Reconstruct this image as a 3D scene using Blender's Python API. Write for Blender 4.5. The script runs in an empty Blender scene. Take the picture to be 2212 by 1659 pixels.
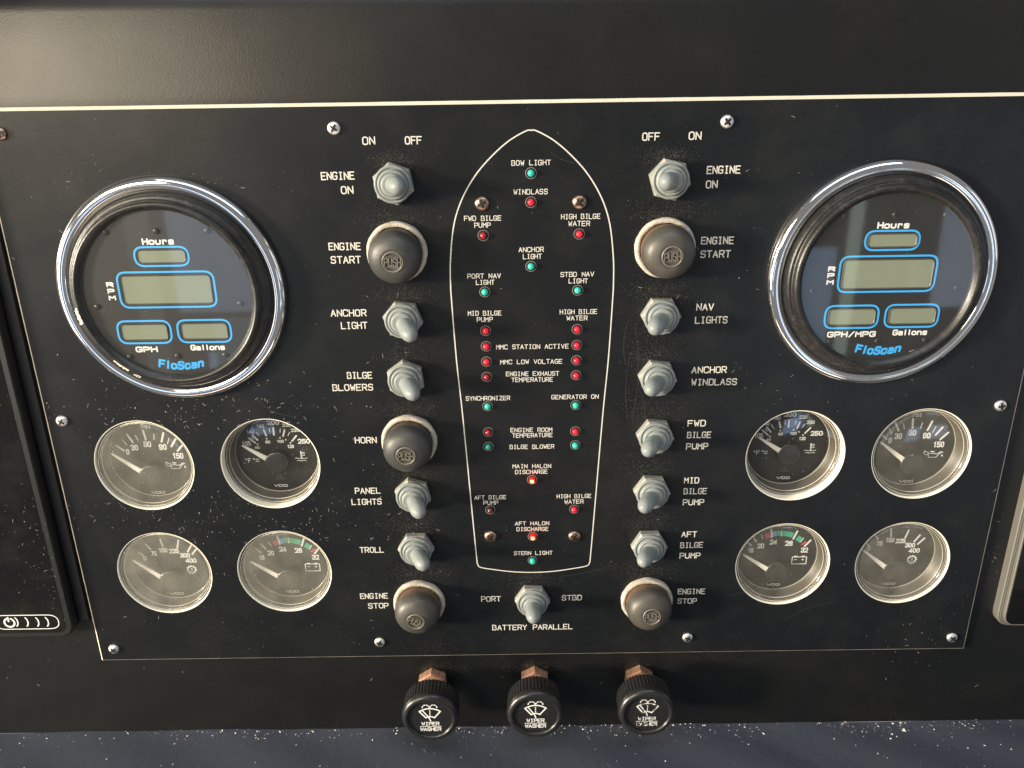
import bpy, math, random
from mathutils import Matrix, Vector
random.seed(7)
MM = 0.001
PI = math.pi
sc = bpy.context.scene
C = bpy.data.collections.new("helm_station"); sc.collection.children.link(C)

# ------------------------------------------------------------------ camera
# Panel frame: x right, y up along the panel, h out of the panel (all mm).  World: (x, -h, y).
CAMP = (0.8548, 153.535, 413.506)          # camera position in the panel frame
PITCH, YAW, ROLL, FOC = 0.35552208, -0.00206707, 0.01505304, 1750.0
def rotm():
    cp, sp, c, s = math.cos(PITCH), math.sin(PITCH), math.cos(YAW), math.sin(YAW)
    a, b = math.cos(ROLL), math.sin(ROLL)
    Rx = Matrix(((1,0,0),(0,cp,-sp),(0,sp,cp))); Ry = Matrix(((c,0,s),(0,1,0),(-s,0,c)))
    Rz = Matrix(((a,-b,0),(b,a,0),(0,0,1)))
    return Rz @ Rx @ Ry
RM = rotm()
A = Matrix(((1,0,0),(0,0,-1),(0,1,0)))
def W(x, y, h): return Vector((x*MM, -h*MM, y*MM))
cam_d = bpy.data.cameras.new("camera"); cam = bpy.data.objects.new("camera", cam_d); C.objects.link(cam)
cam_d.sensor_width = 36; cam_d.lens = FOC/2212*36; cam_d.clip_start = 0.01; cam_d.clip_end = 50
mw = (A @ RM.transposed()).to_4x4(); mw.translation = W(*CAMP); cam.matrix_world = mw
sc.camera = cam
def at(px, py, h=0.0):
    """a point measured on the photograph (2212 px wide) -> place on the plane h mm above the panel"""
    d = RM.transposed() @ Vector(((px-1106)/FOC, -(py-829.5)/FOC, -1))
    t = (h-CAMP[2])/d.z
    return (CAMP[0]+t*d.x, CAMP[1]+t*d.y)

# ------------------------------------------------------------------ world and lamps
w = bpy.data.worlds.new("World"); sc.world = w; w.use_nodes = True
w.node_tree.nodes["Background"].inputs[0].default_value = (0.92, 0.90, 0.90, 1)
w.node_tree.nodes["Background"].inputs[1].default_value = 0.17
def aim(o, d):   # lamp shines along d (panel frame)
    v = Vector((d[0], -d[2], d[1])); o.rotation_euler = v.to_track_quat('-Z', 'Y').to_euler()
sun_d = bpy.data.lights.new("sun", 'SUN'); sun = bpy.data.objects.new("sun", sun_d); C.objects.link(sun)
sun_d.energy = 5.0; sun_d.angle = math.radians(8); sun_d.color = (1.0, 0.87, 0.68)
aim(sun, (0.93, -0.09, -0.375))
def area_lamp(name, x, y, h, wx, wy, rad, col, to=(0, 0, 0)):
    """a rectangular lamp of radiance rad, for reflected windows and added light alike"""
    d = bpy.data.lights.new(name, 'AREA'); o = bpy.data.objects.new(name, d); C.objects.link(o)
    d.shape = 'RECTANGLE'; d.size = wx*MM; d.size_y = wy*MM; d.color = col
    d.energy = rad*PI*wx*wy*MM*MM*4/4
    o.location = W(x, y, h); aim(o, (to[0]-x, to[1]-y, to[2]-h)); return o
area_lamp("window_lamp_side", -515, -110, 1000, 150, 220, 1.5, (0.50, 0.70, 1.0), (-515,-110,0))
area_lamp("window_lamp_side_low", -490, -290, 1000, 90, 120, 0.6, (0.50, 0.70, 1.0), (-490,-290,0))
area_lamp("post_lamp_left", -640, -190, 1000, 46, 420, 0.35, (0.80, 0.95, 0.80), (-640,-190,0))
area_lamp("window_lamp_front", 532, -260, 1000, 66, 280, 1.6, (0.42, 0.66, 1.0), (532,-260,0))
area_lamp("post_lamp", 592, -210, 1000, 24, 380, 1.7, (0.78, 1.0, 0.86), (592,-210,0))
area_lamp("window_lamp_corner", 800, -80, 1000, 120, 300, 1.7, (0.62, 0.76, 1.0), (800,-80,0))
area_lamp("fascia_glare_lamp", -800, 430, 900, 540, 380, 11.5, (1.0, 0.86, 0.62), (-150,100,0))  # added unseen lamp, makes the warm glare on the upper fascia
area_lamp("overhead_fill_lamp", 60, 1250, 700, 1500, 420, 2.6, (0.74, 0.86, 1.0), (0,0,0))  # added overhead fill, also draws the bright line on the chrome
area_lamp("window_lamp_low_left", -490, -345, 1000, 120, 100, 2.2, (0.45, 0.68, 1.0), (-490,-345,0))
area_lamp("window_lamp_low_right", 508, -385, 1000, 64, 90, 2.4, (0.45, 0.66, 1.0), (508,-440,0))
area_lamp("window_lamp_low_corner", 835, -425, 1000, 90, 70, 2.2, (0.66, 0.78, 1.0), (835,-465,0))
area_lamp("window_lamp_low_slot", 722, -425, 1000, 60, 70, 2.2, (0.50, 0.68, 1.0), (722,-490,0))
area_lamp("warm_chrome_lamp", -100, -1040, 600, 1300, 560, 2.2, (1.0, 0.74, 0.57), (0,-50,0))  # added warm lamp below, gives the chrome its beige band
area_lamp("left_chrome_lamp", -1250, -140, 540, 760, 640, 2.3, (1.0, 0.92, 0.80), (0,0,0))  # added lamp, brightens the left side of the chrome and fills from there
area_lamp("right_fill_lamp", 1500, 250, 500, 500, 700, 0.7, (0.80, 0.88, 1.0), (0,0,0))  # added cool fill from the right, reflected in the chrome
sc.view_settings.view_transform = 'Standard'; sc.view_settings.look = 'None'
sc.view_settings.exposure = 0.55; sc.view_settings.gamma = 1.0
sc.cycles.max_bounces = 8; sc.cycles.transparent_max_bounces = 16

# ------------------------------------------------------------------ materials
def nodes(m): m.use_nodes = True; return m.node_tree.nodes, m.node_tree.links
def pbsdf(m): return m.node_tree.nodes["Principled BSDF"]
def mat(name, col, rough=0.5, metal=0.0, spec=0.5, bump=0, bscale=900, dirt=0, dcol=(0.3,0.27,0.22), dscale=120, dlo=0.55, dhi=0.75, coat=0, emit=None, estr=0, rvar=0):
    m = bpy.data.materials.new(name); N, L = nodes(m); p = pbsdf(m)
    p.inputs["Base Color"].default_value = (*col, 1); p.inputs["Roughness"].default_value = rough
    p.inputs["Metallic"].default_value = metal; p.inputs["Specular IOR Level"].default_value = spec
    p.inputs["Coat Weight"].default_value = coat
    if emit: p.inputs["Emission Color"].default_value = (*emit, 1); p.inputs["Emission Strength"].default_value = estr
    tc = N.new("ShaderNodeTexCoord"); oi = N.new("ShaderNodeObjectInfo"); om = N.new("ShaderNodeMath"); om.operation = 'MULTIPLY'; om.inputs[1].default_value = 37.0
    L.new(oi.outputs["Random"], om.inputs[0])
    if bump:
        n = N.new("ShaderNodeTexNoise"); n.inputs["Scale"].default_value = bscale; n.inputs["Detail"].default_value = 3
        b = N.new("ShaderNodeBump"); b.inputs["Strength"].default_value = bump; b.inputs["Distance"].default_value = 0.0003
        L.new(tc.outputs["Object"], n.inputs["Vector"]); L.new(n.outputs[0], b.inputs["Height"]); L.new(b.outputs[0], p.inputs["Normal"])
    if dirt:
        n = N.new("ShaderNodeTexNoise"); n.inputs["Scale"].default_value = dscale; n.inputs["Detail"].default_value = 8; n.inputs["Roughness"].default_value = 0.7
        n.noise_dimensions = '4D'; L.new(om.outputs[0], n.inputs["W"])
        r = N.new("ShaderNodeMapRange"); r.inputs[1].default_value = dlo; r.inputs[2].default_value = dhi; r.inputs[4].default_value = dirt
        x = N.new("ShaderNodeMix"); x.data_type = 'RGBA'; x.inputs[6].default_value = (*col, 1); x.inputs[7].default_value = (*dcol, 1)
        L.new(tc.outputs["Object"], n.inputs["Vector"]); L.new(n.outputs[0], r.inputs[0]); L.new(r.outputs[0], x.inputs[0]); L.new(x.outputs[2], p.inputs["Base Color"])
    if rvar:
        n = N.new("ShaderNodeTexNoise"); n.inputs["Scale"].default_value = 14; n.inputs["Detail"].default_value = 6
        r = N.new("ShaderNodeMapRange"); r.inputs[1].default_value = 0.3; r.inputs[2].default_value = 0.7
        r.inputs[3].default_value = rough-rvar; r.inputs[4].default_value = rough+rvar
        L.new(tc.outputs["Object"], n.inputs["Vector"]); L.new(n.outputs[0], r.inputs[0]); L.new(r.outputs[0], p.inputs["Roughness"])
    return m
def glass(name, haze, hcol=(0.62,0.60,0.50), rough=0.045, edge=False, scratch=0.0):
    m = bpy.data.materials.new(name); N, L = nodes(m); N.remove(pbsdf(m)); out = N["Material Output"]
    tr = N.new("ShaderNodeBsdfTransparent"); gl = N.new("ShaderNodeBsdfGlossy"); gl.inputs["Roughness"].default_value = rough
    df = N.new("ShaderNodeBsdfDiffuse"); df.inputs[0].default_value = (*hcol, 1)
    # Schlick reflectance on |cos|, the same from both sides of the thin sheet
    lw = N.new("ShaderNodeLayerWeight"); lw.inputs[0].default_value = 0.5
    pw = N.new("ShaderNodeMath"); pw.operation = 'POWER'; pw.inputs[1].default_value = 5.0
    fr = N.new("ShaderNodeMapRange"); fr.inputs[3].default_value = 0.12 if edge else 0.05; fr.inputs[4].default_value = 0.9
    L.new(lw.outputs["Facing"], pw.inputs[0]); L.new(pw.outputs[0], fr.inputs[0])
    m1 = N.new("ShaderNodeMixShader"); m2 = N.new("ShaderNodeMixShader")
    tc = N.new("ShaderNodeTexCoord"); n = N.new("ShaderNodeTexNoise"); n.inputs["Scale"].default_value = 60; n.inputs["Detail"].default_value = 7
    r = N.new("ShaderNodeMapRange"); r.inputs[1].default_value = 0.3; r.inputs[2].default_value = 0.75
    r.inputs[3].default_value = haze*0.65; r.inputs[4].default_value = haze*1.45
    L.new(tc.outputs["Object"], n.inputs["Vector"]); L.new(n.outputs[0], r.inputs[0]); L.new(r.outputs[0], m1.inputs[0])
    L.new(tr.outputs[0], m1.inputs[1]); L.new(df.outputs[0], m1.inputs[2])
    L.new(fr.outputs[0], m2.inputs[0]); L.new(m1.outputs[0], m2.inputs[1]); L.new(gl.outputs[0], m2.inputs[2])
    L.new(m2.outputs[0], out.inputs[0]); return m
M = dict(
 panel = mat("black_laminate", (0.0068,0.0080,0.0098), 0.34, spec=0.32, bump=0.22, bscale=1500, dirt=0.13, dcol=(0.08,0.078,0.07), dscale=26, dlo=0.46, dhi=0.80, rvar=0.05),
 fascia = mat("black_dash_skin", (0.0062,0.0068,0.0076), 0.33, spec=0.44, bump=0.22, bscale=1300, dirt=0.12, dcol=(0.06,0.056,0.045), dscale=18, dlo=0.45, dhi=0.8, rvar=0.04),
 core = mat("cream_core", (0.80,0.76,0.64), 0.5, bump=0.2, bscale=700, dirt=0.5, dcol=(0.45,0.38,0.28), dscale=160),
 letter = mat("cream_engraving", (0.62,0.60,0.54), 0.6, dirt=0.45, dcol=(0.35,0.33,0.28), dscale=240, dlo=0.5, dhi=0.7),
 chrome = mat("chrome", (0.86,0.85,0.84), 0.07, metal=1, bump=0.03, bscale=400, dirt=0.5, dcol=(0.45,0.42,0.38), dscale=420, dlo=0.6, dhi=0.66),
 steel = mat("steel", (0.95,0.93,0.89), 0.42, metal=1, dirt=0.35, dcol=(0.25,0.2,0.16), dscale=600),
 bronze = mat("tarnished_bronze", (0.55,0.38,0.28), 0.33, metal=1, dirt=0.8, dcol=(0.08,0.05,0.04), dscale=600, dlo=0.45, dhi=0.65),
 ledring = mat("led_socket_edge", (0.30,0.29,0.26), 0.5),
 edge = mat("cream_bevel", (0.68,0.62,0.50), 0.55, bump=0.2, bscale=700, dirt=0.5, dcol=(0.36,0.30,0.22), dscale=200),
 crumb = mat("white_crumb", (0.80,0.78,0.72), 0.8),
 rubber3 = mat("dark_grey_rubber", (0.040,0.041,0.040), 0.46, spec=0.5, bump=0.25, bscale=900, dirt=0.5, dcol=(0.075,0.072,0.064), dscale=70, dlo=0.4, dhi=0.75),
 rubber2 = mat("lit_emblem_rubber", (0.15,0.135,0.11), 0.4, spec=0.6),  # same rubber made lighter: lit edges of the raised emblem put into colour
 dark = mat("recess_black", (0.004,0.004,0.004), 0.6),
 bezel = mat("black_bezel", (0.012,0.012,0.012), 0.33, bump=0.3, bscale=1600, dirt=0.35, dcol=(0.10,0.09,0.075), dscale=200, dlo=0.5, dhi=0.7),
 face = mat("dial_black", (0.006,0.006,0.006), 0.5),
 blue = mat("cyan_print", (0.03,0.36,0.80), 0.5),
 white = mat("white_print", (0.74,0.74,0.72), 0.5),
 worn = mat("worn_white_print", (0.66,0.66,0.64), 0.5, dirt=1.0, dcol=(0.02,0.02,0.02), dscale=260, dlo=0.50, dhi=0.56),
 lcd = mat("lcd_grey", (0.185,0.212,0.148), 0.35, bump=0.0, dirt=0.4, dcol=(0.26,0.27,0.22), dscale=60),
 boot = mat("grey_silicone", (0.205,0.232,0.232), 0.45, spec=0.4, bump=0.25, bscale=500, dirt=0.6, dcol=(0.42,0.39,0.30), dscale=110, dlo=0.5, dhi=0.8),
 nutcap = mat("dusty_grey_nut", (0.24,0.25,0.235), 0.5, bump=0.4, bscale=600, dirt=0.7, dcol=(0.50,0.43,0.31), dscale=130, dlo=0.46, dhi=0.7),
 collar = mat("pitted_white_collar", (0.50,0.47,0.41), 0.75, bump=1.0, bscale=1400, dirt=0.85, dcol=(0.24,0.19,0.13), dscale=180, dlo=0.46, dhi=0.70),
 rubber = mat("weathered_rubber", (0.052,0.050,0.045), 0.44, spec=0.5, bump=0.25, bscale=900, dirt=0.5, dcol=(0.105,0.09,0.07), dscale=70, dlo=0.4, dhi=0.75),
 copper = mat("corroded_copper", (0.26,0.13,0.08), 0.6, metal=0.2, bump=0.8, bscale=500, dirt=0.8, dcol=(0.48,0.33,0.25), dscale=300, dlo=0.46, dhi=0.7),
 stem = mat("pale_stem", (0.62,0.48,0.38), 0.45, metal=0.4, bump=0.5, bscale=500),
 knob = mat("black_knob", (0.014,0.014,0.015), 0.30, spec=0.55, bump=0.1, bscale=900, dirt=0.25, dcol=(0.1,0.1,0.1), dscale=300, dlo=0.55, dhi=0.75),
 needle = mat("cream_needle", (0.72,0.68,0.60), 0.5),
 wall = mat("dial_wall", (0.066,0.057,0.043), 0.42, spec=0.5),
 grime = mat("brown_grime", (0.19,0.175,0.14), 0.9),
 glint = mat("painted_rim_glint", (0.62,0.58,0.47), 0.2, spec=1.0),  # cream colour painted for light caught on the clear plastic edges
 hub = mat("hub_black", (0.010,0.010,0.010), 0.28, spec=0.6),
 red = mat("red_lens", (0.55,0.012,0.035), 0.25, spec=0.6, emit=(1.0,0.01,0.03), estr=0.22),
 dred = mat("dark_red_lens", (0.30,0.008,0.02), 0.2, spec=0.7, emit=(1.0,0.01,0.03), estr=0.02),
 ddred = mat("unlit_red_lens", (0.09,0.02,0.02), 0.15, spec=0.8),
 green = mat("green_lens", (0.03,0.44,0.33), 0.25, spec=0.6, emit=(0.02,0.8,0.55), estr=0.10),
 dgreen = mat("dim_green_lens", (0.02,0.27,0.22), 0.25, spec=0.6),
 lit = mat("lit_red_lens", (0.5,0.01,0.01), 0.3, emit=(1.0,0.004,0.002), estr=1.6),
 litcore = mat("lit_lamp_core", (0.6,0.3,0.1), 0.3, emit=(1.0,0.42,0.16), estr=2.6),
 vinyl = mat("blue_grey_vinyl", (0.058,0.068,0.090), 0.46, spec=0.4, bump=0.5, bscale=220, dirt=0.3, dcol=(0.11,0.12,0.14), dscale=20, rvar=0.06),
 screen = mat("black_screen", (0.004,0.004,0.004), 0.16, spec=0.5, dirt=0.12, dcol=(0.12,0.11,0.09), dscale=30, dlo=0.5, dhi=0.8),
 rim = mat("black_rubber_rim", (0.012,0.012,0.012), 0.4, bump=0.3),
 silver = mat("satin_silver", (0.17,0.165,0.15), 0.5, metal=0.4, bump=0.3, bscale=700, dirt=0.5, dcol=(0.2,0.19,0.16), dscale=300),
 dsilver = mat("dark_grey_gasket", (0.10,0.095,0.085), 0.6, bump=0.3),
 dust = mat("dust", (0.58,0.55,0.48), 0.8),
 vred = mat("dial_red", (0.55,0.05,0.07), 0.5), vgreen = mat("dial_green", (0.03,0.38,0.22), 0.5),
 vblue = mat("dial_blue", (0.16,0.33,0.62), 0.5),
)
G_CLEAR = glass("clear_glass", 0.006)
G_FLO = glass("meter_glass", 0.012, rough=0.04)
HAZE = {}
def haze(v):
    if v not in HAZE: HAZE[v] = glass("dusty_lens_%d" % int(v*1000), v)
    return HAZE[v]
G_RIM = glass("clear_rim", 0.05, hcol=(0.70,0.66,0.54), rough=0.12, edge=True)
# rust tint round the foot of the rubber buttons (a stain of its own)
def stain(m, z0, z1, col, amt=0.75):
    N, L = nodes(m); p = pbsdf(m); tc = N.new("ShaderNodeTexCoord"); s = N.new("ShaderNodeSeparateXYZ")
    n = N.new("ShaderNodeTexNoise"); n.inputs["Scale"].default_value = 160
    r = N.new("ShaderNodeMapRange"); r.inputs[1].default_value = z0; r.inputs[2].default_value = z1; r.inputs[3].default_value = 1; r.inputs[4].default_value = 0
    a = N.new("ShaderNodeMath"); a.operation = 'MULTIPLY'; b = N.new("ShaderNodeMath"); b.operation = 'MULTIPLY'; b.inputs[1].default_value = amt*1.6
    x = N.new("ShaderNodeMix"); x.data_type = 'RGBA'; x.inputs[7].default_value = (*col, 1)
    L.new(tc.outputs["Object"], s.inputs[0]); L.new(s.outputs[2], r.inputs[0]); L.new(tc.outputs["Object"], n.inputs["Vector"])
    L.new(r.outputs[0], a.inputs[0]); L.new(n.outputs[0], a.inputs[1]); L.new(a.outputs[0], b.inputs[0]); L.new(b.outputs[0], x.inputs[0])
    src = p.inputs["Base Color"].links[0].from_socket if p.inputs["Base Color"].links else None
    if src: L.new(src, x.inputs[6])
    else: x.inputs[6].default_value = p.inputs["Base Color"].default_value
    L.new(x.outputs[2], p.inputs["Base Color"])
stain(M["rubber"], 0.003, 0.010, (0.24, 0.12, 0.055)); stain(M["rubber3"], 0.002, 0.007, (0.20, 0.11, 0.06), 0.5)

# ------------------------------------------------------------------ mesh helpers (mm, z = h)
class MB:
    def __init__(s): s.v = []; s.f = []; s.sm = []
    def add(s, vs, fs, smooth=False):
        o = len(s.v); s.v += [tuple(a) for a in vs]; s.f += [tuple(i+o for i in f) for f in fs]; s.sm += [smooth]*len(fs)
    def lathe(s, prof, n=64, c=(0,0), cap=False, smooth=True, rfun=None):
        vs = []; fs = []
        for r, z in prof:
            for k in range(n):
                a = 2*PI*k/n; rr = rfun(r, z, a) if rfun else r
                vs.append((c[0]+rr*math.cos(a), c[1]+rr*math.sin(a), z))
        m = len(prof)
        for i in range(m-1):
            for k in range(n):
                k2 = (k+1) % n
                fs.append((i*n+k, i*n+k2, (i+1)*n+k2, (i+1)*n+k))
        s.add(vs, fs, smooth)
        if cap:
            s.add(vs[-n:], [tuple(range(n))], False)
        return s
    def disc(s, r, z, n=64, c=(0,0)):
        s.add([(c[0]+r*math.cos(2*PI*k/n), c[1]+r*math.sin(2*PI*k/n), z) for k in range(n)], [tuple(range(n))]); return s
    def prism(s, pts, z0, z1, top=True, bottom=False, inset=0, bev=0):
        n = len(pts); vs = [(x, y, z0) for x, y in pts]; fs = []
        if bev:
            cx = sum(p[0] for p in pts)/n; cy = sum(p[1] for p in pts)/n
            vs += [(x, y, z1-bev) for x, y in pts]
            vs += [(cx+(x-cx)*(1-inset), cy+(y-cy)*(1-inset), z1) for x, y in pts]; L = 3
        else: vs += [(x, y, z1) for x, y in pts]; L = 2
        for l in range(L-1):
            for k in range(n):
                k2 = (k+1) % n; fs.append((l*n+k, l*n+k2, (l+1)*n+k2, (l+1)*n+k))
        if top: fs.append(tuple((L-1)*n+k for k in range(n)))
        if bottom: fs.append(tuple(reversed(range(n))))
        s.add(vs, fs); return s
    def ribbon(s, pts, wd, z, closed=False):
        n = len(pts); l = []; r = []
        if n < 2: return s
        for i in range(n):
            if closed: p0, p1 = pts[i-1], pts[(i+1) % n]
            else: p0, p1 = pts[max(i-1, 0)], pts[min(i+1, n-1)]
            a = (pts[i][0]-p0[0], pts[i][1]-p0[1]); b = (p1[0]-pts[i][0], p1[1]-pts[i][1])
            la = math.hypot(*a) or 1; lb = math.hypot(*b) or 1
            if not closed and i == 0: a, la = b, lb
            if not closed and i == n-1: b, lb = a, la
            na = (-a[1]/la, a[0]/la); nb = (-b[1]/lb, b[0]/lb); m = (na[0]+nb[0], na[1]+nb[1]); lm = math.hypot(*m) or 1
            m = (m[0]/lm, m[1]/lm); k = min(1/max(m[0]*nb[0]+m[1]*nb[1], 0.4), 2.2)*wd/2
            l.append((pts[i][0]+m[0]*k, pts[i][1]+m[1]*k, z)); r.append((pts[i][0]-m[0]*k, pts[i][1]-m[1]*k, z))
        vs = l+r; fs = [(i, n+i, n+(i+1) % n, (i+1) % n) for i in range(n if closed else n-1)]
        s.add(vs, fs)
        if not closed:            # round ends
            for i, j in ((0, 1), (n-1, n-2)):
                dx, dy = pts[i][0]-pts[j][0], pts[i][1]-pts[j][1]; a0 = math.atan2(dy, dx)
                s.add([(pts[i][0]+wd/2*math.cos(a0-PI/2+PI*k/6), pts[i][1]+wd/2*math.sin(a0-PI/2+PI*k/6), z) for k in range(7)], [tuple(range(7))])
        return s
    def quad(s, x0, y0, x1, y1, z): s.add([(x0,y0,z),(x1,y0,z),(x1,y1,z),(x0,y1,z)], [(0,1,2,3)]); return s
    def tube(s, path, rad, n=10):
        """tube along 3D points with radii"""
        rings = []
        for i, p in enumerate(path):
            d = (Vector(path[min(i+1, len(path)-1)])-Vector(path[max(i-1, 0)])).normalized()
            u = d.cross(Vector((0.2, 0.9, 0.1))).normalized(); v = d.cross(u)
            rings.append([tuple(Vector(p)+rad[i]*(math.cos(2*PI*k/n)*u+math.sin(2*PI*k/n)*v)) for k in range(n)])
        vs = [q for r in rings for q in r]; fs = []
        for i in range(len(path)-1):
            for k in range(n): k2 = (k+1) % n; fs.append((i*n+k, i*n+k2, (i+1)*n+k2, (i+1)*n+k))
        fs.append(tuple(range(n))); fs.append(tuple((len(path)-1)*n+k for k in range(n)))
        s.add(vs, fs, True); return s
    def mesh(s, name, m):
        me = bpy.data.meshes.new(name); me.from_pydata([(x*MM, y*MM, z*MM) for x, y, z in s.v], [], s.f)
        me.polygons.foreach_set("use_smooth", s.sm); me.materials.append(m); me.update(); return me
CACHE = {}
def part(name, mb, m, parent, key=None, label=None):
    if key and key in CACHE: me = CACHE[key]
    else:
        if callable(mb): mb = mb()
        me = mb.mesh(name, m)
        if key: CACHE[key] = me
    o = bpy.data.objects.new(name, me); C.objects.link(o)
    if parent: o.parent = parent
    else: o.rotation_euler = (PI/2, 0, 0)
    if label: o["label"] = label
    return o
def tag(o, label, cat, group=None):
    o["label"] = label; o["category"] = cat
    if group: o["group"] = group
    return o
def thing(name, x, y, h, label, cat, group=None, rz=0):
    o = bpy.data.objects.new(name, None); C.objects.link(o); o.empty_display_size = 0.01
    o.matrix_world = Matrix.Translation(W(x, y, h)) @ Matrix.Rotation(PI/2, 4, 'X') @ Matrix.Rotation(rz, 4, 'Z')
    return tag(o, label, cat, group)
def smooth_poly(pts, closed, rad, seg=5):
    out = []; n = len(pts)
    for i, p in enumerate(pts):
        r = p[2] if len(p) > 2 else rad
        if (not closed and i in (0, n-1)) or r <= 0.01: out.append((p[0], p[1])); continue
        a, b = pts[i-1], pts[(i+1) % n]
        da = math.hypot(a[0]-p[0], a[1]-p[1]); db = math.hypot(b[0]-p[0], b[1]-p[1])
        ra = min(r, da*0.5); rb = min(r, db*0.5)
        A_ = (p[0]+(a[0]-p[0])*ra/da, p[1]+(a[1]-p[1])*ra/da); B_ = (p[0]+(b[0]-p[0])*rb/db, p[1]+(b[1]-p[1])*rb/db)
        for k in range(seg+1):
            t = k/seg; out.append(((1-t)**2*A_[0]+2*t*(1-t)*p[0]+t*t*B_[0], (1-t)**2*A_[1]+2*t*(1-t)*p[1]+t*t*B_[1]))
    res = [out[0]]
    for q in out[1:]:
        if math.hypot(q[0]-res[-1][0], q[1]-res[-1][1]) > 1e-4: res.append(q)
    return res
def rrect(x0, y0, x1, y1, r, seg=6): return smooth_poly([(x0,y0),(x1,y0),(x1,y1),(x0,y1)], True, r*1.3, seg)

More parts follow.
